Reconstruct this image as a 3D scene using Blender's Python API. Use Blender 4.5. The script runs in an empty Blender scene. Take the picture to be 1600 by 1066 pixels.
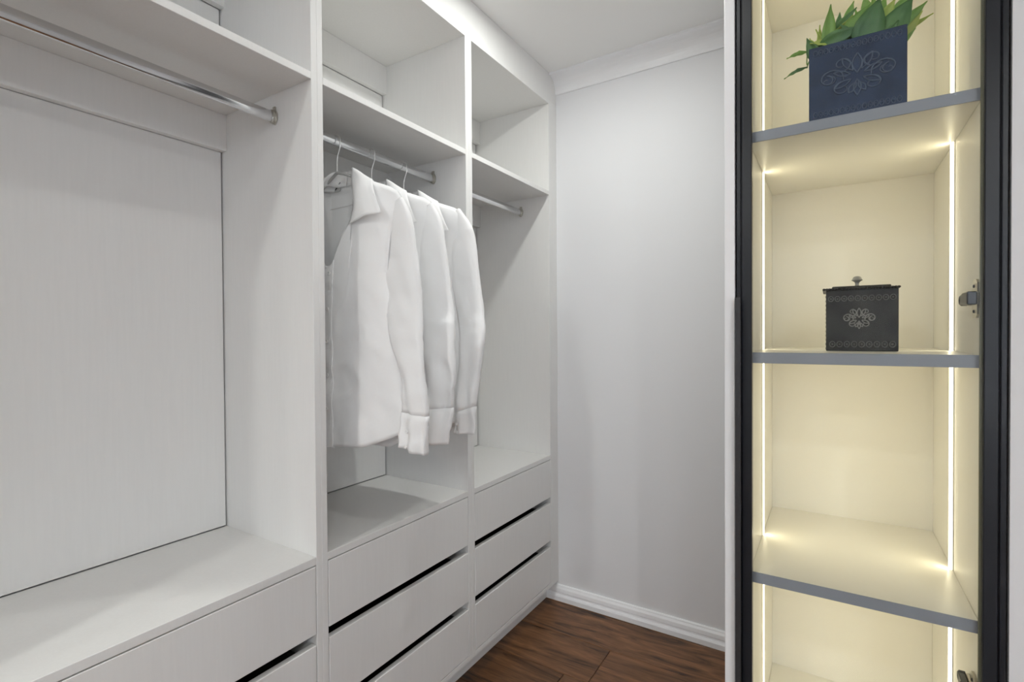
import bpy, math, random
from mathutils import Vector, Matrix, noise

random.seed(7)
scene = bpy.context.scene
COL = scene.collection

# ------------------------------------------------------------------ camera
YAW, PITCH, ROLL = math.radians(32.1935), math.radians(.7019), math.radians(-.3709)
fw = Vector((-math.sin(YAW), math.cos(YAW), 0)); rt = Vector((math.cos(YAW), math.sin(YAW), 0)); up = Vector((0, 0, 1))
f2 = fw*math.cos(PITCH)-up*math.sin(PITCH); u2 = up*math.cos(PITCH)+fw*math.sin(PITCH)
r3 = rt*math.cos(ROLL)+u2*math.sin(ROLL); u3 = u2*math.cos(ROLL)-rt*math.sin(ROLL)
cam_data = bpy.data.cameras.new('camera'); cam = bpy.data.objects.new('camera', cam_data); COL.objects.link(cam)
M = Matrix((r3, u3, -f2)).transposed().to_4x4(); M.translation = Vector((0, 0, 1.25))
cam.matrix_world = M
cam_data.sensor_fit = 'HORIZONTAL'; cam_data.sensor_width = 36; cam_data.lens = 792.03*36/1600
cam_data.clip_start = .02; cam_data.clip_end = 50
scene.camera = cam

# ------------------------------------------------------------------ world, lamps, exposure
world = bpy.data.worlds.new('world'); scene.world = world; world.use_nodes = True
world.node_tree.nodes['Background'].inputs[0].default_value = (.62, .75, 1, 1)
world.node_tree.nodes['Background'].inputs[1].default_value = 1.0

def area(name, loc, rot, size, power, color, shape='DISK', size_y=None, spread=math.pi):
    l = bpy.data.lights.new(name, 'AREA'); l.shape = shape; l.size = size
    if size_y: l.size_y = size_y
    l.energy = power; l.color = color; l.spread = spread
    o = bpy.data.objects.new(name, l); o.location = loc; o.rotation_euler = rot; COL.objects.link(o); return o
CEIL = 2.445
LAMPS = [(-.72, 1.42, 6.3), (-.37, .42, 2.6), (-.80, -1.1, 13), (1.10, -1.1, 16), (-.80, -2.4, 15), (1.15, -2.4, 16)]  # first two over the wardrobe; the four behind the camera are added fill
for lx_, ly_, pw_ in LAMPS: area('downlight_and_fill_lamp', (lx_, ly_, CEIL-.012), (0, 0, 0), .085, pw_, (.965, .985, .95))
area('added_window_fill', (1.875, -3.575, 1.35), (math.radians(90), 0, math.radians(180)), 1.33, 320.0, (.90, .955, 1), 'RECTANGLE', 1.68)  # added main fill behind the camera, shaped as an unseen window
area('added_window_fill', (2.675, -2.35, 1.35), (0, math.radians(90), 0), 1.68, 19.0, (.90, .955, 1), 'RECTANGLE', 1.7)  # added side fill, softens the partition's shadow on the front shirt

vs = scene.view_settings
vs.view_transform = 'Standard'; vs.look = 'None'; vs.gamma = 1; vs.use_curve_mapping = False; vs.exposure = 0.06
cy = scene.cycles
cy.use_denoising = True; cy.max_bounces = 14; cy.diffuse_bounces = 8; cy.glossy_bounces = 5; cy.transparent_max_bounces = 12
cy.caustics_reflective = False; cy.caustics_refractive = False; cy.sample_clamp_indirect = 6

# ------------------------------------------------------------------ materials
def mat(name, color, rough=.5, metal=0.0, spec=.5, coat=0.0):
    m = bpy.data.materials.new(name); m.use_nodes = True
    b = m.node_tree.nodes['Principled BSDF']
    b.inputs['Base Color'].default_value = (*color, 1); b.inputs['Roughness'].default_value = rough
    b.inputs['Metallic'].default_value = metal; b.inputs['Specular IOR Level'].default_value = spec
    b.inputs['Coat Weight'].default_value = coat
    return m
def nodes(m): return m.node_tree.nodes, m.node_tree.links, m.node_tree.nodes['Principled BSDF']
def add_grain(m, scale, colvar, bump, detail=4, c0=None, c1=None):
    """stretched noise as colour grain and fine relief"""
    n, l, b = nodes(m)
    tc = n.new('ShaderNodeTexCoord'); mp = n.new('ShaderNodeMapping'); mp.inputs['Scale'].default_value = scale
    tx = n.new('ShaderNodeTexNoise'); tx.inputs['Detail'].default_value = detail; tx.inputs['Scale'].default_value = 1
    l.new(tc.outputs['Object'], mp.inputs['Vector']); l.new(mp.outputs[0], tx.inputs['Vector'])
    if colvar:
        base = b.inputs['Base Color'].default_value[:3]
        r = n.new('ShaderNodeValToRGB')
        a = c0 or tuple(max(0, x*(1-colvar)) for x in base); c = c1 or tuple(min(1, x*(1+colvar)) for x in base)
        r.color_ramp.elements[0].position = .3; r.color_ramp.elements[1].position = .7
        r.color_ramp.elements[0].color = (*a, 1); r.color_ramp.elements[1].color = (*c, 1)
        l.new(tx.outputs['Fac'], r.inputs[0]); l.new(r.outputs[0], b.inputs['Base Color'])
    if bump:
        bp = n.new('ShaderNodeBump'); bp.inputs['Strength'].default_value = bump; bp.inputs['Distance'].default_value = .002
        l.new(tx.outputs['Fac'], bp.inputs['Height']); l.new(bp.outputs[0], b.inputs['Normal'])
    return m
WHITE = add_grain(mat('white_melamine', (.77, .765, .75), .42, spec=.35), (160, 160, 9), .012, .05)
WALLP = add_grain(mat('white_wall_paint', (.78, .785, .80), .6, spec=.25), (90, 90, 90), 0, .03)
CEILP = mat('ceiling_paint', (.88, .88, .87), .75, spec=.2)
TRIMP = mat('white_gloss_trim', (.88, .885, .90), .35, spec=.4)
NICHE = mat('cabinet_white', (.80, .785, .74), .35, spec=.4)
GREYEDGE = mat('grey_edge_band', (.33, .355, .40), .4, spec=.4)  # grey band with the blue reflection of the door glass mixed into its colour
BLACK = mat('black_door_frame', (.014, .016, .020), .32, spec=.28)
BLACKM = mat('black_matt_handle', (.03, .03, .032), .45, spec=.4)
GASKET = mat('olive_gasket', (.20, .20, .14), .6)
CHROME = mat('chrome', (.72, .73, .74), .13, metal=1)
NICKEL = mat('nickel', (.55, .53, .48), .28, metal=1)
DARKST = mat('dark_steel', (.06, .065, .075), .35, metal=.6)
GAPSHADE = mat('shade_dark_drawer_box', (.018, .017, .016), .6, spec=.2)  # near black: the shade inside the drawer gaps is put into this colour
LABELM = mat('label_grey', (.55, .55, .54), .8)
DARKTX = mat('dark_fold', (.05, .05, .05), .8)
HANGM = mat('pale_grey_plastic', (.50, .50, .49), .45)
HOOKM = mat('bright_wire', (.86, .86, .85), .3, metal=.8)
BUTTON = mat('shirt_button', (.86, .86, .85), .2, spec=.6)

CLOTH = mat('white_shirt_cotton', (.94, .94, .94), .85, spec=.15)
n, l, b = nodes(CLOTH)
tc = n.new('ShaderNodeTexCoord'); t1 = n.new('ShaderNodeTexNoise'); t1.inputs['Scale'].default_value = 26; t1.inputs['Detail'].default_value = 5
t1.inputs['Distortion'].default_value = .8
bp_ = n.new('ShaderNodeBump'); bp_.inputs['Strength'].default_value = .10; bp_.inputs['Distance'].default_value = .003
l.new(tc.outputs['Object'], t1.inputs['Vector']); l.new(t1.outputs['Fac'], bp_.inputs['Height']); l.new(bp_.outputs[0], b.inputs['Normal'])
trl = n.new('ShaderNodeBsdfTranslucent'); trl.inputs[0].default_value = (.90, .89, .87, 1); mxs = n.new('ShaderNodeMixShader'); mxs.inputs[0].default_value = .07
out_ = [x for x in n if x.type == 'OUTPUT_MATERIAL'][0]
l.new(b.outputs[0], mxs.inputs[1]); l.new(trl.outputs[0], mxs.inputs[2]); l.new(mxs.outputs[0], out_.inputs[0])

LED = bpy.data.materials.new('led_diffuser'); LED.use_nodes = True
n, l, b = nodes(LED)
b.inputs['Base Color'].default_value = (.9, .9, .85, 1); b.inputs['Emission Color'].default_value = (1, .89, .64, 1); b.inputs['Emission Strength'].default_value = 3.0

GLASS = bpy.data.materials.new('clear_glass'); GLASS.use_nodes = True
n, l = GLASS.node_tree.nodes, GLASS.node_tree.links; n.clear()
o_ = n.new('ShaderNodeOutputMaterial'); mx = n.new('ShaderNodeMixShader'); fr = n.new('ShaderNodeFresnel'); fr.inputs[0].default_value = 1.26
tr = n.new('ShaderNodeBsdfTransparent'); tr.inputs[0].default_value = (.985, .99, .985, 1)
gl = n.new('ShaderNodeBsdfGlossy'); gl.inputs['Roughness'].default_value = .02
l.new(fr.outputs[0], mx.inputs[0]); l.new(tr.outputs[0], mx.inputs[1]); l.new(gl.outputs[0], mx.inputs[2]); l.new(mx.outputs[0], o_.inputs[0])

# oak floor: grain runs along X, tone differs per plank
OAK = mat('dark_oak', (.1, .05, .025), .38, spec=.4)
n, l, b = nodes(OAK)
tc = n.new('ShaderNodeTexCoord'); oi = n.new('ShaderNodeObjectInfo')
cx = n.new('ShaderNodeCombineXYZ'); mul = n.new('ShaderNodeMath'); mul.operation = 'MULTIPLY'; mul.inputs[1].default_value = 37
add = n.new('ShaderNodeVectorMath'); add.operation = 'ADD'
l.new(oi.outputs['Random'], mul.inputs[0]); l.new(mul.outputs[0], cx.inputs[0]); l.new(mul.outputs[0], cx.inputs[1])
l.new(tc.outputs['Object'], add.inputs[0]); l.new(cx.outputs[0], add.inputs[1])
mp = n.new('ShaderNodeMapping'); mp.inputs['Scale'].default_value = (2.6, 17, 1)
l.new(add.outputs[0], mp.inputs['Vector'])
t1 = n.new('ShaderNodeTexNoise'); t1.inputs['Scale'].default_value = 1; t1.inputs['Detail'].default_value = 7; t1.inputs['Roughness'].default_value = .62; t1.inputs['Distortion'].default_value = 1.6
l.new(mp.outputs[0], t1.inputs['Vector'])
mp2 = n.new('ShaderNodeMapping'); mp2.inputs['Scale'].default_value = (14, 320, 1); l.new(add.outputs[0], mp2.inputs['Vector'])
t2 = n.new('ShaderNodeTexNoise'); t2.inputs['Scale'].default_value = 1; t2.inputs['Detail'].default_value = 3; l.new(mp2.outputs[0], t2.inputs['Vector'])
r1 = n.new('ShaderNodeValToRGB'); cr = r1.color_ramp
cr.elements[0].position = .32; cr.elements[0].color = (.022, .010, .005, 1)
cr.elements[1].position = .66; cr.elements[1].color = (.27, .125, .052, 1)
e = cr.elements.new(.44); e.color = (.125, .056, .023, 1)
l.new(t1.outputs['Fac'], r1.inputs[0])
mxc = n.new('ShaderNodeMix'); mxc.data_type = 'RGBA'; mxc.blend_type = 'MULTIPLY'; mxc.inputs['Factor'].default_value = .55
r2 = n.new('ShaderNodeValToRGB'); r2.color_ramp.elements[0].position = .35; r2.color_ramp.elements[0].color = (.45, .42, .4, 1); r2.color_ramp.elements[1].position = .6
r2.color_ramp.elements[1].color = (1, 1, 1, 1)
l.new(t2.outputs['Fac'], r2.inputs[0]); l.new(r1.outputs[0], mxc.inputs[6]); l.new(r2.outputs[0], mxc.inputs[7])
hs = n.new('ShaderNodeHueSaturation'); mr = n.new('ShaderNodeMapRange'); mr.inputs[3].default_value = .75; mr.inputs[4].default_value = 1.25
l.new(oi.outputs['Random'], mr.inputs[0]); l.new(mr.outputs[0], hs.inputs['Value']); l.new(mxc.outputs[2], hs.inputs['Color']); l.new(hs.outputs[0], b.inputs['Base Color'])
bp_ = n.new('ShaderNodeBump'); bp_.inputs['Strength'].default_value = .15; bp_.inputs['Distance'].default_value = .001
l.new(t2.outputs['Fac'], bp_.inputs['Height']); l.new(bp_.outputs[0], b.inputs['Normal'])
SUBF = mat('dark_joint', (.012, .008, .006), .8)

TIN = add_grain(mat('aged_black_tin', (.012, .012, .012), .45, spec=.3), (22, 22, 22), .0, .25, 6)
n, l, b = nodes(TIN)
tx = [x for x in n if x.type == 'TEX_NOISE'][0]
r = n.new('ShaderNodeValToRGB'); r.color_ramp.elements[0].position = .38; r.color_ramp.elements[0].color = (.003, .003, .003, 1)
r.color_ramp.elements[1].position = .72; r.color_ramp.elements[1].color = (.028, .028, .025, 1)
l.new(tx.outputs['Fac'], r.inputs[0]); l.new(r.outputs[0], b.inputs['Base Color'])
TINR = mat('worn_relief', (.24, .235, .22), .38, spec=.6)
REFLBLUE = add_grain(mat('reflection_blue_planter', (.026, .047, .100), .5, spec=.3), (30, 30, 30), .25, .2, 5)  # dark planter; bluish reflection in the door glass painted into its base colour
REFLBLUER = mat('reflection_blue_relief', (.075, .112, .18), .38, spec=.6)  # relief carries the same painted-in reflection blue
def leafmat(name, c, tip):
    m = mat(name, c, .42, spec=.45); n, l, b = nodes(m)
    tc = n.new('ShaderNodeTexCoord'); t = n.new('ShaderNodeTexNoise'); t.inputs['Scale'].default_value = 14
    r = n.new('ShaderNodeValToRGB'); r.color_ramp.elements[0].color = (*c, 1); r.color_ramp.elements[1].color = (*tip, 1)
    r.color_ramp.elements[0].position = .35; r.color_ramp.elements[1].position = .7
    l.new(tc.outputs['Object'], t.inputs['Vector']); l.new(t.outputs['Fac'], r.inputs[0]); l.new(r.outputs[0], b.inputs['Base Color'])
    return m
LEAFS = [leafmat('leaf_mid_green', (.13, .28, .05), (.24, .42, .09)), leafmat('leaf_dark_green', (.06, .16, .06), (.11, .25, .07)),
         leafmat('leaf_lime_green', (.34, .47, .08), (.48, .56, .14))]

# ------------------------------------------------------------------ mesh helpers
class MB:
    def __init__(s): s.v = []; s.f = []; s.sm = []
    def add(s, vs, fs, smooth=False):
        o = len(s.v); s.v += [tuple(v) for v in vs]; s.f += [tuple(i+o for i in f) for f in fs]; s.sm += [smooth]*len(fs); return s
    def box(s, x0, x1, y0, y1, z0, z1):
        v = [(x, y, z) for x in (x0, x1) for y in (y0, y1) for z in (z0, z1)]
        return s.add(v, [(0, 1, 3, 2), (4, 6, 7, 5), (0, 4, 5, 1), (2, 3, 7, 6), (0, 2, 6, 4), (1, 5, 7, 3)])
    def cbox(s, x0, x1, y0, y1, z0, z1, b=.001):
        """box with chamfered edges"""
        lo = (x0, y0, z0); hi = (x1, y1, z1); v = []; ix = {}
        for sx in (0, 1):
            for sy in (0, 1):
                for sz in (0, 1):
                    c = [hi[i] if q else lo[i] for i, q in enumerate((sx, sy, sz))]
                    for ax in range(3):
                        p = []
                        for i, q in enumerate((sx, sy, sz)):
                            p.append(c[i] if i == ax else c[i]+(-b if q else b))
                        ix[(sx, sy, sz, ax)] = len(v); v.append(tuple(p))
        f = []
        for ax in range(3):
            a, c = [i for i in range(3) if i != ax]
            for q in (0, 1):
                def k(i, j):
                    t = [0, 0, 0]; t[ax] = q; t[a] = i; t[c] = j; return ix[(*t, ax)]
                f.append((k(0, 0), k(1, 0), k(1, 1), k(0, 1)))
        for ax in range(3):                     # edges along ax
            a, c = [i for i in range(3) if i != ax]
            for i in (0, 1):
                for j in (0, 1):
                    def k(q, w):
                        t = [0, 0, 0]; t[ax] = q; t[a] = i; t[c] = j; return ix[(*t, w)]
                    f.append((k(0, a), k(1, a), k(1, c), k(0, c)))
        for sx in (0, 1):
            for sy in (0, 1):
                for sz in (0, 1): f.append(tuple(ix[(sx, sy, sz, w)] for w in range(3)))
        return s.add(v, f)
    def grid(s, P, smooth=True, closed=False):
        R = len(P); Cn = len(P[0]); v = [p for row in P for p in row]; f = []
        for i in range(R-1):
            for j in range(Cn if closed else Cn-1):
                k = (j+1) % Cn; f.append((i*Cn+j, i*Cn+k, (i+1)*Cn+k, (i+1)*Cn+j))
        return s.add(v, f, smooth)
    def tube(s, pts, rad, seg=8, cap=True, flat=None):
        pts = [Vector(p) for p in pts]; rings = []; nrm = None
        for i, p in enumerate(pts):
            t = (pts[min(i+1, len(pts)-1)]-pts[max(i-1, 0)]).normalized()
            if nrm is None:
                nrm = t.orthogonal().normalized() if flat is None else Vector(flat)
            nrm = (nrm-t*nrm.dot(t)).normalized(); bn = t.cross(nrm)
            r = rad[i] if isinstance(rad, (list, tuple)) else rad
            rings.append([p+nrm*(r*math.cos(2*math.pi*k/seg))+bn*(r*math.sin(2*math.pi*k/seg)) for k in range(seg)])
        s.grid(rings, True, True)
        if cap:
            s.add(rings[0], [tuple(range(seg-1, -1, -1))]); s.add(rings[-1], [tuple(range(seg))])
        return s
    def lathe(s, prof, org, axis='Z', seg=20):
        """prof: (radius, height)"""
        R = []
        for r, h in prof:
            row = []
            for k in range(seg):
                a = 2*math.pi*k/seg; u, w = r*math.cos(a), r*math.sin(a)
                p = (u, w, h) if axis == 'Z' else (u, h, w) if axis == 'Y' else (h, u, w)
                row.append(tuple(org[i]+p[i] for i in range(3)))
            R.append(row)
        return s.grid(R, True, True)
    def sweep(s, prof, path):
        """closed 2d profile rings given by path function list: path = list of functions (u, w) -> point"""
        rings = [[fn(u, w) for u, w in prof] for fn in path]
        s.grid(rings, False, True)
        s.add(rings[0], [tuple(range(len(prof)))]); s.add(rings[-1], [tuple(range(len(prof)-1, -1, -1))])
        return s
    def build(s, name, m, parent=None, loc=None, solid=0):
        if loc is not None:
            L = Vector(loc); v = [tuple(Vector(p)-L) for p in s.v]
        else: v = s.v
        me = bpy.data.meshes.new(name); me.from_pydata(v, [], s.f); me.update()
        me.polygons.foreach_set('use_smooth', s.sm)
        me.materials.append(m)
        o = bpy.data.objects.new(name, me); COL.objects.link(o)
        if parent is not None: o.parent = parent
        if loc is not None: o.location = loc
        if solid:
            md = o.modifiers.new('thickness', 'SOLIDIFY'); md.thickness = solid; md.offset = 0
        import bmesh
        bm = bmesh.new(); bm.from_mesh(me)
        if not solid: bmesh.ops.recalc_face_normals(bm, faces=bm.faces)
        bm.to_mesh(me); bm.free()
        return o
def tag(o, label=None, cat=None, group=None, kind=None):
    for k, v in (('label', label), ('category', cat), ('group', group), ('kind', kind)):
        if v: o[k] = v
    return o
def thing(name, loc, label, cat, group=None):
    o = bpy.data.objects.new(name, None); o.location = loc; o.empty_display_size = .05; COL.objects.link(o)
    return tag(o, label, cat, group)
def lerp(a, b, t): return a+(b-a)*t
def pw(tab, x):
    if x <= tab[0][0]: return tab[0][1]
    for (a, fa), (c, fc) in zip(tab, tab[1:]):
        if x <= c: return fa+(fc-fa)*(x-a)/(c-a) if c > a else fc
    return tab[-1][1]
def resample(pts, nn):
    """smooth (Catmull-Rom) resampling of tuples"""
    out = []; k = len(pts)-1
    for i in range(nn):
        t = i/(nn-1)*k; j = min(int(t), k-1); u = t-j
        p0, p1, p2, p3 = pts[max(j-1, 0)], pts[j], pts[j+1], pts[min(j+2, k)]
        out.append(tuple(.5*(2*q1+(-q0+q2)*u+(2*q0-5*q1+4*q2-q3)*u*u+(-q0+3*q1-3*q2+q3)*u**3) for q0, q1, q2, q3 in zip(p0, p1, p2, p3)))
    return out

# ------------------------------------------------------------------ room shell
XW = -1.0898                                      # front plane of the wardrobe
XL, YF, XR, YB = -1.52, 2.132, 2.70, -3.60       # inner faces of the walls
def struct(name, mb, m, parent=None, loc=None):
    o = mb.build(name, m, parent, loc)
    if parent is None: o['kind'] = 'structure'
    return o
floor = struct('floor', MB().box(XL-.1, XR+.1, YB-.1, YF+.1, -.08, -.016), SUBF)
ceiling = struct('ceiling', MB().box(XL-.1, XR+.1, YB-.1, YF+.1, CEIL, CEIL+.1), CEILP)
for lx, ly, _ in LAMPS:  # rings for the wardrobe downlights and for the added fill lamps
    tr = MB(); tr.lathe([(.043, -.002), (.046, -.006), (.052, -.006), (.056, 0)], (lx, ly, CEIL), 'Z', 32)
    tr.build('downlight_and_fill_trim', TRIMP, ceiling)
struct('wall_left', MB().box(XL-.1, XL, YB-.1, YF+.1, -.016, CEIL), WALLP)
struct('wall_back', MB().box(XL, XR, YF, YF+.1, -.016, CEIL), WALLP)
wy0, wy1 = -3.2, -1.5
wr = MB(); wr.box(XR, XR+.1, YB-.1, wy0, -.016, CEIL); wr.box(XR, XR+.1, wy1, YF+.1, -.016, CEIL); wr.box(XR, XR+.1, wy0, wy1, -.016, .5); wr.box(XR, XR+.1, wy0, wy1, 2.2, CEIL)
struct('wall_right', wr, WALLP)
win = MB()
for a in ((wy0, wy0+.05, .5, 2.2), (wy1-.05, wy1, .5, 2.2), (wy0+.05, wy1-.05, .5, .55), (wy0+.05, wy1-.05, 2.15, 2.2)): win.box(XR+.05, XR+.09, a[0], a[1], a[2], a[3])
wino = struct('added_window_2', win, TRIMP)  # unseen window frame added around the side fill light
MB().box(XR+.068, XR+.074, wy0+.05, wy1-.05, .55, 2.15).build('glass_pane', GLASS, wino)
wf = MB(); wx0, wx1, wz0, wz1 = 1.20, 2.55, .5, 2.2
wf.box(XL, wx0, YB-.1, YB, -.016, CEIL); wf.box(wx1, XR, YB-.1, YB, -.016, CEIL); wf.box(wx0, wx1, YB-.1, YB, -.016, wz0); wf.box(wx0, wx1, YB-.1, YB, wz1, CEIL)
struct('wall_front', wf, WALLP)
win = MB()
for a in ((wx0, wx0+.05, wz0, wz1), (wx1-.05, wx1, wz0, wz1), (wx0+.05, wx1-.05, wz0, wz0+.05), (wx0+.05, wx1-.05, wz1-.05, wz1)):
    win.box(a[0], a[1], YB-.09, YB-.05, a[2], a[3])
wino = struct('added_window_1', win, TRIMP)  # unseen window frame added around the main fill light
MB().box(wx0+.05, wx1-.05, YB-.075, YB-.069, wz0+.05, wz1-.05).build('glass_pane', GLASS, wino)
# stub wall to the right of the glazed cabinet
NX = .2705
struct('wall_inner', MB().box(NX, XR, 1.235, 1.86, -.016, CEIL), WALLP)

struct('wall_added_bounce', MB().box(1.0, 1.1, -.3, 1.2349, -.016, CEIL), WALLP)  # unseen wall added to bounce light back towards the wardrobe

# planks, grain along X, rows 0.22 wide
PT = .016
row_edges = [YF]; y = 2.105
while y > YB: row_edges.append(y); y -= .22
row_edges.append(YB)
for i in range(len(row_edges)-1):
    y1, y0 = row_edges[i], row_edges[i+1]
    if abs(y1-1.885) < 1e-3: cuts = [XL, -.737, 1.1, XR]
    elif i <= 1: cuts = [XL, .35, 1.9, XR]
    else:
        c = XL+.3+random.random()*1.2; cuts = [XL, c, c+1.9, XR]
    for a, c in zip(cuts, cuts[1:]):
        pb = MB().cbox(a+.0007, c-.0007, y0+.0007, y1-.0007, -PT, 0, .0018)
        pb.build('plank', OAK, floor, ((a+c)/2, (y0+y1)/2, -PT))

# skirting of the far wall (profile: depth from wall, height)
SK = [(0, 0), (.021, 0), (.021, .020), (.018, .026), (.012, .029), (.010, .034), (.016, .040), (.014, .055), (.0085, .064), (.0085, .067), (.005, .071), (0, .071)]
bb = MB().sweep(SK, [lambda u, w, x=x: (x, YF-u, w) for x in (-1.144, -.15)]); struct('baseboard_back', bb, TRIMP)
# cove cornices (depth from wall, drop from ceiling)
CV = [(0, 0), (.066, 0), (.066, -.008), (.060, -.010)] + [(.060-.052*math.sin(t), -.010-.064*(1-math.cos(t))) for t in [math.pi/2*i/9 for i in range(1, 10)]] + [(.006, -.079), (0, -.079)]
cv = MB().sweep(CV, [lambda u, w, x=x: (x, YF-u, CEIL+w) for x in (XW-.0005, NX)])
for k in range(len(cv.sm)): cv.sm[k] = False
struct('trim_1', cv, TRIMP)
struct('trim_2', MB().box(XW-.018, XW-.0006, -.6, YF-.001, 2.3207, CEIL-.0005), WHITE)   # fascia over the wardrobe

# ------------------------------------------------------------------ wardrobe run along the left wall
XB, XRAIL, XBACK = -1.4967, -1.4743, -1.515
Z = dict(bot0=.0867, bot1=.1048, deck0=.6767, deck1=.696, sh0=1.8869, sh1=1.905, top0=2.3027, top1=2.3207, rail0=1.7839, urail0=2.195)
DR = [(.5027, .6737), (.3018, .475), (.1075, .2721)]
RX, RZ = -1.2395, 1.826
def wardrobe(label, ya, yb, tl, tr, gap, filler=0):
    W = thing('wardrobe_unit', (-1.30, (ya+yb)/2, 0), label, 'wardrobe', 'open wardrobe units in a row')
    L = W.location
    def part(name, mb, m=WHITE, parent=None):
        return mb.build(name, m, parent or W, None if parent else None)
    inv = Matrix.Translation(-L)
    def bx(name, *a, m=WHITE, parent=None, b=.0008):
        o = MB().cbox(*a, b).build(name, m, parent if parent else W)
        return o
    objs = []
    bx('side_panel', XBACK, XW, ya-tl, ya, 0.0867, Z['top1']); bx('side_panel', XBACK, XW, yb, yb+tr, 0.0867, Z['top1'])
    bx('top_panel', XB-.006, XW, ya, yb, Z['top0'], Z['top1'])
    bx('bottom_panel', XB-.006, XW, ya, yb, Z['bot0'], Z['bot1'])
    bx('kickboard', -1.162, -1.144, ya-tl, yb+tr+(filler if filler else 0), .0005, Z['bot0'])
    bx('deck', XB-.002, XW, ya, yb, Z['deck0'], Z['deck1'])
    bx('shelf', XB, XW, ya, yb, Z['sh0'], Z['sh1'])
    bx('back_panel', XB-.006, XB, ya+.004, yb-gap, Z['deck1']+.003, Z['rail0']-.0004)
    bx('back_panel', XB-.006, XB, ya+.004, yb-gap, Z['sh1'], Z['urail0']-.0012)
    bx('back_rail', XB, XRAIL, ya, yb, Z['rail0'], Z['sh0']-.0003); bx('back_rail', XB, XRAIL, ya, yb, Z['urail0'], Z['top0']-.0003)
    if filler: bx('filler_strip', XW-.018, XW-.0005, yb+tr+.0003, yb+tr+filler, Z['bot0'], Z['top1'])
    for z0, z1 in DR:
        d = bx('drawer', XW-.018, XW, ya+.002, yb-.002, z0, z1, b=.0012)
        q = MB(); x0, x1, y0, y1, t = XW-.38, XW-.019, ya+.014, yb-.014, .012
        zt = z1-.035; zb = z0+.012
        q.box(x0, x1, y0, y0+t, zb, zt); q.box(x0, x1, y1-t, y1, zb, zt); q.box(x0, x0+t, y0+t, y1-t, zb, zt); q.box(x1-t, x1, y0+t, y1-t, zb, zt); q.box(x0+t, x1-t, y0+t, y1-t, zb, zb+.01)
        q.build('drawer_box', GAPSHADE, d)
    # oval chrome rail with end sockets
    def oval(y, a, c): return [(RX+a*math.cos(k*math.pi/12), y, RZ+c*math.sin(k*math.pi/12)) for k in range(24)]
    r = MB(); e0, e1 = oval(ya+.004, .0075, .0145), oval(yb-.004, .0075, .0145)
    r.grid([e0, e1], True, True); rail = r.build('hanging_rail', CHROME, W)
    for s, y in ((1, ya), (-1, yb)):
        q = MB()
        prof = [oval(y+s*d, .0075+g, .0145+g) for d, g in ((.0003, .0055), (.004, .0055), (.0045, .003), (.012, .003), (.0125, .0003))]
        q.grid(prof, False, True); q.add(prof[0], [tuple(range(24))])
        q.add([(RX-.006, y+s*.0003, RZ+.014), (RX+.006, y+s*.0003, RZ+.014), (RX+.005, y+s*.0003, RZ+.027), (RX-.005, y+s*.0003, RZ+.027),
               (RX-.006, y+s*.004, RZ+.014), (RX+.006, y+s*.004, RZ+.014), (RX+.005, y+s*.004, RZ+.027), (RX-.005, y+s*.004, RZ+.027)],
              [(0, 1, 2, 3), (4, 5, 6, 7), (0, 1, 5, 4), (1, 2, 6, 5), (2, 3, 7, 6), (3, 0, 4, 7)])
        q.build('rail_socket', NICKEL, rail)
    for o in W.children: o.matrix_parent_inverse = inv
    return W
wardrobe('white open wardrobe unit with an empty chrome rail, left of the shirts', -.10, .8055, .017, .017, .0045)
wardrobe('white open wardrobe unit in which the three white shirts hang', .8395, 1.4333, .0170, .01865, .0045)
wardrobe('white open wardrobe unit at the far wall, empty rail, narrowest in view', 1.4706, 2.0559, .01865, .018, .0085, .058)

# ------------------------------------------------------------------ hangers and shirts
def hanger(y, label):
    H = thing('coat_hanger', (RX, y, RZ), label, 'hanger', 'hangers on the middle rail')
    h = MB(); c = .0166
    pts = [(.004, 0, -.098), (.004, 0, -.058), (.006, 0, -.046), (.012, 0, -.032), (.0185, 0, -.018)]
    pts += [(.0185*math.cos(t), 0, -.001+.0185*math.sin(t)) for t in [math.radians(a) for a in range(-20, 200, 14)]]
    h.tube(resample(pts, 46), .0016, 8); h.build('hook', HOOKM, H)
    a = MB()
    for s, k in ((1, 1), (-1, .72)):
        arc = [(.004, 0, -.094), (.05*k*s, .006, -.108), (.11*k*s, .004, -.136), (.18*k*s, 0, -.168), (.205*k*s, 0, -.190)]
        a.tube(resample(arc, 14), [.0045]*12+[.004, .003], 8)
    a.build('hanger_arms', HANGM, H)
    return H

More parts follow.
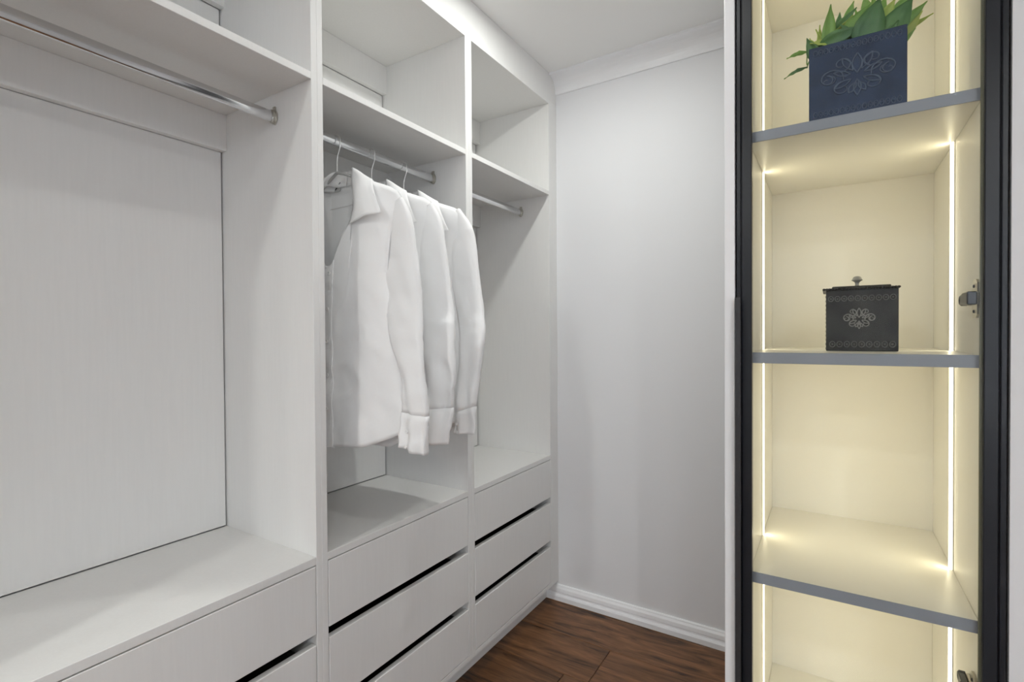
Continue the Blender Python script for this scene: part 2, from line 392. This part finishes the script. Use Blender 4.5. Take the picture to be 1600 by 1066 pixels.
T_TAB = [(-.005, 1.452), (.016, 1.455), (.036, 1.500), (.058, 1.540), (.090, 1.572), (.105, 1.61), (.112, 1.690), (.152, 1.6815), (.2215, 1.655), (.246, 1.640), (.262, 1.618)]
B_TAB = [(-.03, .924), (.05, .932), (.10, .937), (.142, .941), (.19, .957), (.238, .975), (.262, .986), (.278, .999)]
SIDE = [(.999, .276), (1.2, .262), (1.42, .222), (1.53, .237), (1.618, .262)]
SLEEVES = [
  ([(.262, 1.620), (.298, 1.552), (.322, 1.423), (.336, 1.323), (.350, 1.211), (.362, 1.12), (.366, 1.053), (.357, .942)],
   [(.236, 1.605), (.214, 1.52), (.203, 1.42), (.214, 1.32), (.242, 1.235), (.284, 1.14), (.287, 1.06), (.283, .958)]),
  ([(.252, 1.635), (.286, 1.578), (.302, 1.50), (.331, 1.329), (.344, 1.273), (.354, 1.164), (.346, 1.06), (.324, .944)],
   [(.226, 1.618), (.212, 1.54), (.203, 1.44), (.215, 1.32), (.235, 1.24), (.25, 1.15), (.247, 1.05), (.243, .938)]),
  ([(.240, 1.650), (.284, 1.594), (.301, 1.54), (.333, 1.335), (.350, 1.259), (.346, 1.183), (.322, 1.045), (.317, .948)],
   [(.216, 1.63), (.21, 1.55), (.21, 1.45), (.232, 1.36), (.258, 1.27), (.262, 1.188), (.242, 1.02), (.234, .942)])]
ZREF = 1.75
def nz(x, y, z): return noise.noise(Vector((x, y, z)))
def shirt(y0, idx, label):
    S = thing('dress_shirt', (-1.235, y0, ZREF), label, 'shirt', 'white shirts on the middle rail')
    sd = idx*13.7
    def fold(x, z):
        low = min(1, max(0, (1.62-z)/.35)); hem = min(1, max(0, (1.35-z)/.4))
        w = .0055*math.sin(x*34+1.2*math.sin(z*3.1+sd)+sd)*(.35+.65*hem)
        w += .010*nz(x*7+sd, 3.1, z*3.2)*low
        w += .0045*nz(x*17+z*9+sd, 7.7, z*13-x*8)*low
        w += .0016*nz(x*42+z*22+sd, 1.7, z*30)*low
        w -= .0040*(1-abs(nz(x*6+z*5+sd, 9.1, z*7-x*5)))**8*low
        return w
    D = .036
    def front(c, r, side):
        zc = lerp(.999, 1.618, r); sx = pw(SIDE, zc)
        xt = lerp(-.005, .262, c); xb = lerp(-.024, .278, c)
        z = lerp(pw(B_TAB, xb), pw(T_TAB, xt), r); x0 = lerp(-.024, -.005, r); x = x0+c*(sx-x0)
        prof = math.sqrt(max(0, 1-(max(x, 0)/(sx+.003))**5))
        zz_ = min(1, max(0, (z-1.36)/.09)); prof = max(prof, .5*zz_*zz_*(3-2*zz_))
        tap = 1
        if xt > .105: tap = min(1, max(0, (pw(T_TAB, xt)-z)/.06))**.5*.75+.25
        y = -(D*prof*tap)+fold(x*side, z)*min(1, prof*1.4+.15)
        if side < 0: x = x*.70
        return (x*side, y, z-ZREF)
    # front halves
    t = MB(); NC, NR = 34, 60
    for side in (1, -1):
        t.grid([[front(j/NC, i/NR, side) for j in range(NC+1)] for i in range(NR+1)])
    # back panel
    P = []
    TB = [(0, 1.708), (.09, 1.712), (.112, 1.70), (.152, 1.6815), (.2215, 1.655), (.246, 1.640), (.262, 1.618)]
    for i in range(NR+1):
        row = []
        for j in range(-30, 31):
            c = abs(j)/30; s = 1 if j >= 0 else -.70
            r = i/NR; zc = lerp(.985, 1.618, r); sx = pw(SIDE, zc); xt = .262*c
            z = lerp(pw([(0, .925), (.18, .935), (.235, .96), (.278, .999)], .278*c), pw(TB, xt), r)
            x = c*sx; prof = math.sqrt(max(0, 1-(x/(sx+.004))**2.4))
            tap = min(1, max(0, (pw(TB, xt)-z)/.13))**.5*.9+.1
            if xt < .12: tap = 1
            row.append((x*s, D*prof*tap+.4*fold(x+2, z), z-ZREF))
        P.append(row)
    t.grid(P)
    torso = t.build('torso', CLOTH, S, solid=.0008)
    # placket strip following the front edge
    p = MB(); rows = []
    for i in range(41):
        r = i/40*.985
        a = [front(c, r, 1) for c in (0.0, .035, .075, .115)]
        rows.append([(a[0][0], a[0][1]-.0006, a[0][2])] + [(q[0], q[1]-.0022, q[2]) for q in a] + [(a[3][0]+.0006, a[3][1]+.0005, a[3][2])])
    p.grid(rows, False); p.build('placket', CLOTH, torso)
    for r in (.985, .785, .60, .41, .22):
        q = front(.045 if r < .98 else .06, r*.97, 1)
        bmb = MB(); bmb.lathe([(.0001, .0), (.003, -.0006), (.0045, -.0016), (.0056, -.0012), (.0058, .0), (.0056, .0012)], (q[0], q[1]-.0036, q[2]), 'Y', 14)
        bmb.build('button', BUTTON, torso)
    # yoke seam on the inside of the back
    def back_pt(x, z):
        return (x, .036*math.sqrt(max(0, 1-(abs(x)/.25)**2.4))-.002+.4*fold(abs(x)+2, z), z-ZREF)
    ys = MB(); ys.tube([back_pt(x, 1.642-.25*x*x) for x in [-.10+.02*i for i in range(11)]], .0016, 6); ys.build('yoke_seam', CLOTH, torso)
    # collar: leaf folded over a stand, right side full, left side pressed towards the back of the cupboard
    fold_r = [(0, .038, 1.748), (.035, .030, 1.745), (.058, .004, 1.737), (.085, -.022, 1.690), (.118, -.042, 1.630), (.150, -.054, 1.566)]
    out_r = [(0, .046, 1.690), (.075, .036, 1.690), (.152, -.006, 1.686), (.185, -.034, 1.655), (.218, -.053, 1.610), (.243, -.060, 1.570)]
    std_r = [(0, .031, 1.700), (.055, .028, 1.700), (.090, .002, 1.700), (.105, -.022, 1.660), (.112, -.036, 1.610), (.100, -.046, 1.560)]
    cm = MB(); NU = 22
    for s, k in ((1, 1), (-1, .62)):
        F = resample(fold_r, NU); O = resample(out_r, NU); N = resample(std_r, NU)
        rows = []
        for u in range(NU):
            row = []
            for v in range(5):       # stand, inside
                w = v/4; q = [lerp(N[u][i], F[u][i], w) for i in range(3)]; row.append(q)
            for v in range(1, 9):    # leaf, outside
                w = v/8; q = [lerp(F[u][i], O[u][i], w) for i in range(3)]
                bul = .007*math.sin(math.pi*min(1, w*1.15))
                q[1] -= bul*(1 if u > 7 else -.6); q[2] += bul*.35
                row.append(q)
            rows.append([(q[0]*k*s, q[1], q[2]-ZREF) for q in row])
        cm.grid(rows)
    cm.build('collar', CLOTH, S, solid=.0012)
    # neck label
    lb = MB(); bz = [back_pt(x, z) for z in (1.690, 1.712) for x in (-.052, -.026)]
    lb.add([(q[0], q[1]-.003, q[2]) for q in bz]+[(q[0], q[1]-.0015, q[2]) for q in bz], [(0, 1, 3, 2), (4, 5, 7, 6), (0, 1, 5, 4), (2, 3, 7, 6), (0, 2, 6, 4), (1, 3, 7, 5)])
    lab = lb.build('neck_label', LABELM, S)
    ld = MB(); q = [(a[0], a[1]-.0036, a[2]) for a in bz]
    ld.tube([(lerp(q[0][0], q[3][0], u), lerp(q[0][1], q[3][1], u), lerp(q[0][2], q[3][2], u)+.002) for u in (.15, .5, .85, 1.05)], .0016, 6); ld.build('label_fold', DARKTX, lab)
    # sleeves
    for s in (1, -1):
        so, si = SLEEVES[idx]
        if s < 0:
            so = [(.186, 1.615), (.205, 1.55), (.214, 1.42), (.216, 1.30), (.217, 1.18), (.216, 1.08), (.212, 1.02), (.208, .945)]
            si = [(.165, 1.61), (.145, 1.53), (.125, 1.42), (.122, 1.30), (.125, 1.18), (.128, 1.08), (.130, 1.02), (.128, .945)]
        NS = 56; A = resample(so, NS); Bn = resample(si, NS); sm = MB(); rings = []; SEG = 26
        def ring(i, grow=0, seg=SEG):
            a, c = A[i], Bn[i]; f = i/(NS-1); out = []
            dep = lerp(.010, .015, min(1, f*5))*(1-.3*max(0, f-.6)/.4); yc = pw([(0, -.002), (.1, -.004), (.36, -.005), (.5, -.018), (.65, -.030), (1, -.028)], f)
            for k in range(seg):
                t_ = 2*math.pi*k/seg; ca, sa = math.cos(t_), math.sin(t_)
                ca = math.copysign(abs(ca)**.92, ca); sa = math.copysign(abs(sa)**.55, sa); u = .5+.5*ca
                x = lerp(c[0], a[0], u); z = lerp(c[1], a[1], u); y = yc+dep*sa
                amp = min(1, f*4)*(1-.3*abs(ca))*(1+.9*max(0, (f-.62)/.38))
                y += max(0, .2-u)/.2*.010*max(0, 1-f/.36)
                x0 = x
                y += amp*(.006*nz(x*11+sd+s*3, sa*1.2, z*8)+.0045*nz(x*26+sd, sa+4, z*19+x*14)+.0016*nz(x*50, sa*2+sd, z*44))
                y += .0045*math.sin(u*9+z*6+sd)*amp*min(1, max(0, (f-.55)/.2))
                y -= amp*.0045*(1-abs(nz(x*8+z*7+sd, s*2.0, z*10-x*9)))**7
                x += .004*nz(sd+5, sa, z*13)*amp+ca*grow; y += sa*grow
                out.append((x*s, y, z-ZREF))
            return out
        last = int(NS*.87)
        for i in range(last+1): rings.append(ring(i))
        sm.grid(rings, True, True); slv = sm.build('sleeve', CLOTH, S, solid=.0008)
        cf = MB(); rr = [ring(last, .0001)]+[ring(i, .0005) for i in range(last, NS)]
        cf.grid(rr, True, True); cuff = cf.build('cuff', CLOTH, slv, solid=.0014)
        for zz, g in ((last+3, .25), (NS-2, .28)):
            rg = ring(min(zz, NS-1), .004); q = min(rg, key=lambda p_: p_[1]+abs(p_[0]*s-lerp(Bn[zz][0], A[zz][0], g))*2)
            bt = MB(); bt.lathe([(.0001, 0), (.0032, -.001), (.0046, -.0008), (.0047, .001)], (q[0], q[1]-.0018, q[2]), 'Y', 12); bt.build('cuff_button', BUTTON, slv)
    return S
HY = [.9993, 1.1324, 1.2749]
hanger(HY[0], 'wire-hooked hanger nearest the camera, holding the front white shirt')
hanger(HY[1], 'wire-hooked hanger in the middle of three, holding the middle white shirt')
hanger(HY[2], 'wire-hooked hanger nearest the rail end, holding the rearmost white shirt')
shirt(1.0, 0, 'front white shirt with open collar, buttons and whole front in view')
shirt(1.1325, 1, 'middle white shirt, half hidden behind the front shirt')
shirt(1.275, 2, 'rearmost white shirt, its sleeve hanging past the edge of the far wardrobe unit')

# ------------------------------------------------------------------ glazed display cabinet
Cc = thing('display_cabinet', (.04, 1.5, 0), 'tall lit display cabinet with black framed glass door and cream interior', 'cabinet')
IL, IR, YS, YB2, YD = -.156, .2354, 1.2617, 1.7735, 1.235
def cbx(name, *a, m=NICHE, parent=None, b=.0006): return MB().cbox(*a, b).build(name, m, parent or Cc)
cbx('end_panel', -.2055, -.1835, YD, 1.86, .0005, CEIL-.001, m=TRIMP, b=.0015)
cbx('side_panel', IL-.016, IL, YS, YB2+.016, .10, 2.195); cbx('side_panel', IR, IR+.016, YS, YB2+.016, .10, 2.195)
cbx('back_panel', IL, IR, YB2, YB2+.016, .10, 2.195)
cbx('top_panel', IL, IR, YS, YB2, 2.1792, 2.195); cbx('plinth', -.183, NX-.0005, 1.29, 1.31, .0005, .0995, m=TRIMP)
cbx('filler_panel', -.183, NX-.0005, YD, 1.253, 2.2535, CEIL-.001, m=TRIMP)
cbx('bottom_panel', IL, IR, YS, YB2, .10, .118)
shelves = [(1.6793, 1.7025), (1.1824, 1.2066), (.6832, .7072), (.189, .2132)]
for z0, z1 in shelves:
    s = cbx('shelf', IL+.0003, IR-.0003, YS+.0022, YB2-.0003, z0, z1)
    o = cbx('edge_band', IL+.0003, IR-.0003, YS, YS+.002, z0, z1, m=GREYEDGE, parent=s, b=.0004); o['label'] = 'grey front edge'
bays = [(.118, .189), (.2132, .6832), (.7072, 1.1824), (1.2066, 1.6793), (1.7025, 2.1792)]
YL = 1.512
for z0, z1 in bays[1:]:
    for x0, x1 in ((IL+.0003, IL+.0040), (IR-.0062, IR-.0003)):
        st = MB().cbox(x0, x1, YL-.006, YL+.006, z0+.0006, z1-.0006, .0008).build('light_strip', LED, Cc)
        cxm = x1+.0006 if x0 < 0 else x0-.0006
        area('cabinet_strip_lamp', (cxm, YL, (z0+z1)/2), (0, math.radians(-90 if x0 < 0 else 90), 0), z1-z0-.004, .275, (1, .89, .58), 'RECTANGLE', .010)
        cbx('light_channel', *((IL+.0003, IL+.0014) if x0 < 0 else (IR-.0014, IR-.0003)), YL-.013, YL-.0064, z0+.0006, z1-.0006, m=NICKEL, parent=st, b=.0003)
# door: framed glass
DX0, DX1, DZ0, DZ1 = -.180, .2665, .102, 2.25
dm = MB(); YB3 = YD+.022
for a, c, m0, m1 in ((DX0, -.1715, -.1695, -.149), (.2578, DX1, .2353, .2558)):
    dm.cbox(a, c, YD, YB3, DZ0, DZ1, .0012); dm.cbox(m0, m1, YD+.0015, YB3, DZ0, DZ1, .0012)
dm.box(-.1716, -.1694, YD+.006, YB3-.002, DZ0+.002, DZ1-.002); dm.box(.2557, .2579, YD+.006, YB3-.002, DZ0+.002, DZ1-.002)
dm.cbox(-.149, .2353, YD+.0015, YB3, DZ0, DZ0+.03, .0012); dm.cbox(-.149, .2353, YD+.0015, YB3, DZ1-.03, DZ1, .0012)
door = dm.build('door', BLACK, Cc); door['label'] = 'black framed glass door'
MB().box(-.1489, .2352, YD+.009, YD+.013, DZ0+.03, DZ1-.03).build('glass_pane', GLASS, door)
g = MB(); g.box(.2318, .2352, YD+.0135, YD+.0195, DZ0+.031, DZ1-.031); g.build('gasket', GASKET, door)
hb = MB(); hb.cbox(-.1800, -.1685, YD-.024, YD-.019, .35, 1.3285, .0008); hb.cbox(-.1800, -.1765, YD-.0192, YD-.0002, .35, 1.3285, .0006)
h = hb.build('handle', BLACKM, door); h['label'] = 'long black edge pull'
# concealed hinges on the right
def hinge(zc, k=1):
    pl_ = MB(); x1 = IR-.0003
    prof = [(1.268, .012), (1.268, .03), (1.276, .0365), (1.300, .0365), (1.307, .030), (1.309, .012)]
    for s in (1, -1):
        ring0 = [(x1, y, zc+s*z) for y, z in prof]; ring1 = [(x1-.004, y, zc+s*z) for y, z in prof]
        pl_.grid([ring0, ring1], False, True); pl_.add(ring1, [tuple(range(6))]); pl_.add(ring0, [tuple(range(6))])
    pl_.cbox(x1-.006, x1, 1.262, 1.335, zc-.012, zc+.012, .001)
    hp = pl_.build('hinge', NICKEL, Cc)
    for s in (1, -1):
        sc = MB(); sc.lathe([(.0001, -.0062), (.0026, -.0058), (.0034, -.0042), (.0034, -.003)], (x1, 1.291, zc+s*.024), 'X', 10); sc.build('screw', DARKST, hp)
    ar = MB(); ar.cbox(x1-.021, x1-.0062, 1.2525, 1.300, zc-.0125, zc+.0125, .002)
    ar.cbox(x1-.018, x1-.0062, 1.300, 1.338, zc-.010, zc+.010, .002)
    ar.build('hinge_arm', DARKST, hp)
    tp = MB(); tp.lathe([(.0001, -.019), (.008, -.018), (.0115, -.015), (.0115, -.0064), (.0001, -.0064)], (x1, 1.338, zc), 'X', 20); tp.build('arm_cover', DARKST, hp)
    return hp
for zc in (2.06, 1.313, .555): hinge(zc)
for o in Cc.children: o.matrix_parent_inverse = Matrix.Translation(-Cc.location)

# ------------------------------------------------------------------ ornaments
def scroll(mb, f, cx, cz, r0, r1, a0, turns, rad, nn=22):
    pts = []
    for i in range(nn):
        t = i/(nn-1); a = a0+turns*2*math.pi*t; r = lerp(r0, r1, t); pts.append(f(cx+r*math.cos(a), cz+r*math.sin(a)))
    mb.tube(pts, [rad*(1-.45*i/(nn-1)) for i in range(nn)], 5)
def petal(mb, f, x, z, ang, ln, wd, rad):
    for s in (1, -1):
        pts = []
        for i in range(9):
            t = i/8; a = ln*t; q = s*wd*math.sin(math.pi*t)
            pts.append(f(x+a*math.cos(ang)-q*math.sin(ang), z+a*math.sin(ang)+q*math.cos(ang)))
        mb.tube(pts, rad, 5)
def damask(mb, f, cx, cz, S, rad):
    for s in (1, -1):
        m = (lambda k: (lambda x, z: f(cx+k*(x-cx), z)))(s)
        scroll(mb, m, cx+.62*S, cz+.02*S, .32*S, .06*S, math.radians(200), -1.35, rad)
        scroll(mb, m, cx+.70*S, cz-.02*S, .17*S, .03*S, math.radians(90), 1.1, rad*.8)
        scroll(mb, m, cx+.36*S, cz+.42*S, .24*S, .05*S, math.radians(250), -1.1, rad*.9)
        scroll(mb, m, cx+.34*S, cz-.36*S, .22*S, .05*S, math.radians(80), -1.05, rad*.9)
        petal(mb, m, cx+.10*S, cz+.15*S, math.radians(62), .52*S, .085*S, rad*.8)
        petal(mb, m, cx+.16*S, cz+.04*S, math.radians(22), .42*S, .075*S, rad*.8)
        petal(mb, m, cx+.14*S, cz-.12*S, math.radians(-28), .44*S, .08*S, rad*.8)
        petal(mb, m, cx+.03*S, cz-.25*S, math.radians(-62), .34*S, .07*S, rad*.8)
    petal(mb, f, cx, cz+.05*S, math.radians(90), .62*S, .11*S, rad*.8)
    petal(mb, f, cx, cz-.15*S, math.radians(-90), .52*S, .085*S, rad*.8)
def rings_row(mb, f, xs, z, rx, rz, rad):
    for x in xs:
        pts = [f(x+rx*math.cos(t), z+rz*math.sin(t)) for t in [2*math.pi*i/12 for i in range(13)]]
        mb.tube(pts, rad, 4, cap=False)
        mb.lathe([(.0001, -.0016), (rx*.28, -.0012), (rx*.42, 0)], f(x, z), 'Y', 8)

# potted plant on the top shelf
px0, px1, pz0, pz1, py0, py1 = -.041, .1275, 1.7028, 1.862, 1.2757, 1.405
PPc = thing('potted_plant', ((px0+px1)/2, (py0+py1)/2, pz0), 'green leafy plant in embossed reflection-blue square planter on the top cabinet shelf', 'plant')
bx_ = MB(); tk = .004
bx_.cbox(px0, px1, py0, py0+tk, pz0, pz1, .0012); bx_.cbox(px0, px1, py1-tk, py1, pz0, pz1, .0012)
bx_.cbox(px0, px0+tk, py0+tk, py1-tk, pz0, pz1, .0012); bx_.cbox(px1-tk, px1, py0+tk, py1-tk, pz0, pz1, .0012); bx_.box(px0+tk, px1-tk, py0+tk, py1-tk, pz0, pz0+.005)
planter = bx_.build('planter_box', REFLBLUE, PPc)
ff = lambda x, z: (x, py0-.0004, z)
rl = MB(); damask(rl, lambda x, z: (x, py0-.0004, pz0+.082+(z-pz0-.082)*.85), (px0+px1)/2+.002, pz0+.082, .076, .0021); rl.build('damask_relief', REFLBLUER, planter)
for zz in (pz0+.014, pz1-.014):
    rl = MB(); rings_row(rl, ff, [px0+.012+i*(px1-px0-.024)/15 for i in range(16)], zz, .0038, .0062, .0008); rl.build('bead_border', REFLBLUER, planter)
so = MB(); so.box(px0+tk, px1-tk, py0+tk, py1-tk, pz1-.05, pz1-.03); so.build('potting_soil', mat('soil', (.03, .02, .015), .9), planter)
def leaf(base, tip, wd, m, droop=.0, twist=0.0):
    base, tip = Vector(base), Vector(tip); d = tip-base; L_ = d.length; d.normalize()
    view = Vector((0, -1, 0)); side = d.cross(view)
    if side.length < .1: side = Vector((1, 0, 0))
    side.normalize(); side = Matrix.Rotation(twist, 3, d) @ side; nr = side.cross(d).normalized()
    rows = []; NN = 9
    for i in range(NN):
        t = i/(NN-1); w = wd*.5*(math.sin(math.pi*min(1, t*.98+.02)**.75))**1.15 if 0 < i < NN-1 else .0008
        c = base+d*(L_*t)+nr*(droop*L_*math.sin(math.pi*t))
        row = []
        for k in (-1, -.5, 0, .5, 1):
            row.append(c+side*(w*k)+nr*(abs(k)*w*.35+.0012*math.sin(t*19+k)))
        rows.append(row)
    mb = MB(); mb.grid(rows)
    return mb.build('leaf', m, PPc, solid=.0006)
A_, B_, C_ = LEAFS
LV = [  # base x,z  tip x,z  y, width, material, twist
 ((-0.0453, 1.8848), (-0.0875, 1.8822), 1.335, 0.0127, A_, 0.3),
 ((-0.0453, 1.8508), (-0.0926, 1.8371), 1.335, 0.0107, B_, 0.4),
 ((-0.0066, 1.8995), (-0.0015, 1.9658), 1.315, 0.0241, A_, 0.1),
 ((-0.0245, 1.9000), (-0.0220, 1.9355), 1.330, 0.0107, C_, 0.3),
 ((-0.0161, 1.8936), (-0.0296, 1.9257), 1.325, 0.0117, C_, 0.2),
 ((-0.0409, 1.8871), (-0.0411, 1.9019), 1.310, 0.0086, C_, 0.2),
 ((-0.0110, 1.8768), (-0.0399, 1.8785), 1.285, 0.0152, C_, 0.3),
 ((0.0039, 1.9173), (0.0460, 1.9512), 1.330, 0.0216, B_, 0.4),
 ((0.0062, 1.9076), (0.0388, 1.9281), 1.312, 0.0152, C_, 0.9),
 ((0.0353, 1.8965), (0.0686, 1.9338), 1.298, 0.0292, A_, -0.3),
 ((-0.0099, 1.8787), (0.0552, 1.8854), 1.284, 0.0279, B_, 0.2),
 ((0.0611, 1.8753), (0.0842, 1.9364), 1.288, 0.0495, B_, 0.1),
 ((0.1053, 1.8672), (0.1376, 1.9196), 1.290, 0.0470, B_, -0.2),
 ((0.0297, 1.9522), (0.0413, 1.9745), 1.345, 0.0152, A_, 0.3),
 ((0.0657, 1.9535), (0.0597, 1.9754), 1.340, 0.0178, A_, -0.3),
 ((0.0932, 1.9202), (0.1126, 1.9442), 1.325, 0.0203, C_, 0.3),
 ((0.1326, 1.8965), (0.1633, 1.9176), 1.320, 0.0190, A_, 0.4),
 ((0.1339, 1.8626), (0.1549, 1.8969), 1.312, 0.0157, C_, 0.3),
 ((0.1439, 1.8876), (0.1745, 1.8950), 1.330, 0.0102, C_, 0.6),
 ((0.1341, 1.8804), (0.1500, 1.9007), 1.335, 0.0178, B_, -0.3),
 ((0.1307, 1.8486), (0.1439, 1.8645), 1.310, 0.0091, A_, 0.3),
 ((0.1290, 1.8899), (0.1366, 1.9070), 1.305, 0.0152, C_, 0.3),
 ((0.0768, 1.9360), (0.0763, 1.9833), 1.360, 0.0228, A_, 0.2),
 ((0.0158, 1.9290), (0.0157, 1.9615), 1.350, 0.0178, B_, -0.4),
 ((0.1229, 1.9391), (0.1346, 1.9593), 1.350, 0.0228, A_, 0.3),
 ((0.0482, 1.9267), (0.0433, 1.9596), 1.350, 0.0203, A_, 0.6),
 ((0.0884, 1.9323), (0.0986, 1.9697), 1.350, 0.0228, A_, -0.3),
 ((0.0285, 1.8894), (0.0150, 1.9056), 1.290, 0.0127, B_, 0.2),
 ((0.0946, 1.8600), (0.1142, 1.8773), 1.284, 0.0203, B_, 0.4)]
for i, (b0, t0, yy, w, m, tw) in enumerate(LV):
    if i < 2:      # two leaves drooping over the left rim on short stalks
        st = MB(); st.tube(resample([(.0, 1.34, 1.83), (-.022, 1.34, 1.862), (-.040, 1.338, 1.8665-.001*i), (-.047, 1.337, 1.858-.006*i), (-.046, 1.336, b0[1])], 16), .0012, 6)
        st.build('stalk', A_, PPc); leaf((-.0455, yy, b0[1]), (t0[0], yy, t0[1]), w, m, .07, tw); continue
    k = .5; bx0, bz0 = b0[0]+k*(b0[0]-t0[0]), max(1.834, b0[1]-k*abs(t0[1]-b0[1])-.008)
    bx0 = min(px1-.014, max(px0+.014, bx0))
    leaf((bx0, max(1.290, yy+.010), bz0), (t0[0], max(1.284, yy), t0[1]), w*1.12, m, .06, tw)
for i in range(16):
    bx0 = px0+.02+(px1-px0-.04)*((i*.37) % 1); yy = 1.296+.08*((i*.61) % 1)
    leaf((bx0, yy, 1.834), (bx0+.05*(((i*.29) % 1)-.5), yy-.004, 1.895+.03*((i*.47) % 1)), .026, (B_, A_, B_)[i % 3], .05, .6*(((i*.73) % 1)-.5))
for o in PPc.children: o.matrix_parent_inverse = Matrix.Translation(-PPc.location)

# lidded tin on the middle shelf
tx0, tx1, tz0, tz1, ty0, ty1 = -.0105, .1283, 1.2069, 1.350, 1.424, 1.545
TN = thing('lidded_tin', ((tx0+tx1)/2, (ty0+ty1)/2, tz0), 'aged black embossed tin box with knobbed lid on the middle cabinet shelf', 'tin')
TL = TN.location
body = MB().cbox(tx0, tx1, ty0, ty1, tz0, tz1, .0014).build('tin_body', TIN, TN)
ff = lambda x, z: (x, ty0-.0003, z)
rl = MB(); damask(rl, ff, (tx0+tx1)/2-.004, tz0+.076, .036, .0014); rl.build('flower_relief', TINR, body)
WB = mat('worn_border', (.11, .108, .10), .4, spec=.6)
rl = MB()
rings_row(rl, ff, [tx0+.010+i*(tx1-tx0-.020)/9 for i in range(10)], tz1-.020, .0052, .0062, .0011)
rl.build('oval_border', WB, body); rl = MB()
rings_row(rl, ff, [tx0+.013+i*(tx1-tx0-.024)/8 for i in range(9)], tz0+.016, .0056, .0068, .0011)
rl.build('oval_border', WB, body)
sb = MB()
for i in range(14): sb.lathe([(.0001, -.0013), (.0022, -.0009), (.003, 0)], (tx0, ty0+.004, tz0+.006+i*.0102), 'X', 8)
sb.build('side_beading', TINR, body)
ld = MB(); ld.cbox(tx0-.007, tx1+.0035, ty0-.006, ty1+.006, tz1+.0002, tz1+.0045, .0012)
ld.cbox(tx0+.012, tx1-.012, ty0+.014, ty1-.014, tz1+.0045, tz1+.010, .002)
for i in range(26): ld.lathe([(.0001, -.0026), (.0024, -.0018), (.003, 0)], (tx0-.004+i*(tx1-tx0+.004)/25, ty0-.006, tz1+.0022), 'Y', 8)
lid = ld.build('lid', TIN, TN)
kb = MB(); kb.lathe([(.010, 0), (.008, .002), (.0045, .004), (.0038, .008), (.0052, .012), (.0095, .0155), (.0118, .0165), (.0095, .0195), (.0088, .022), (.0075, .0245), (.004, .0262), (.0001, .0268)], (.053, (ty0+ty1)/2, tz1+.0098), 'Z', 20)
kb.build('knob', TINR, lid)
for o in TN.children: o.matrix_parent_inverse = Matrix.Translation(-TL)
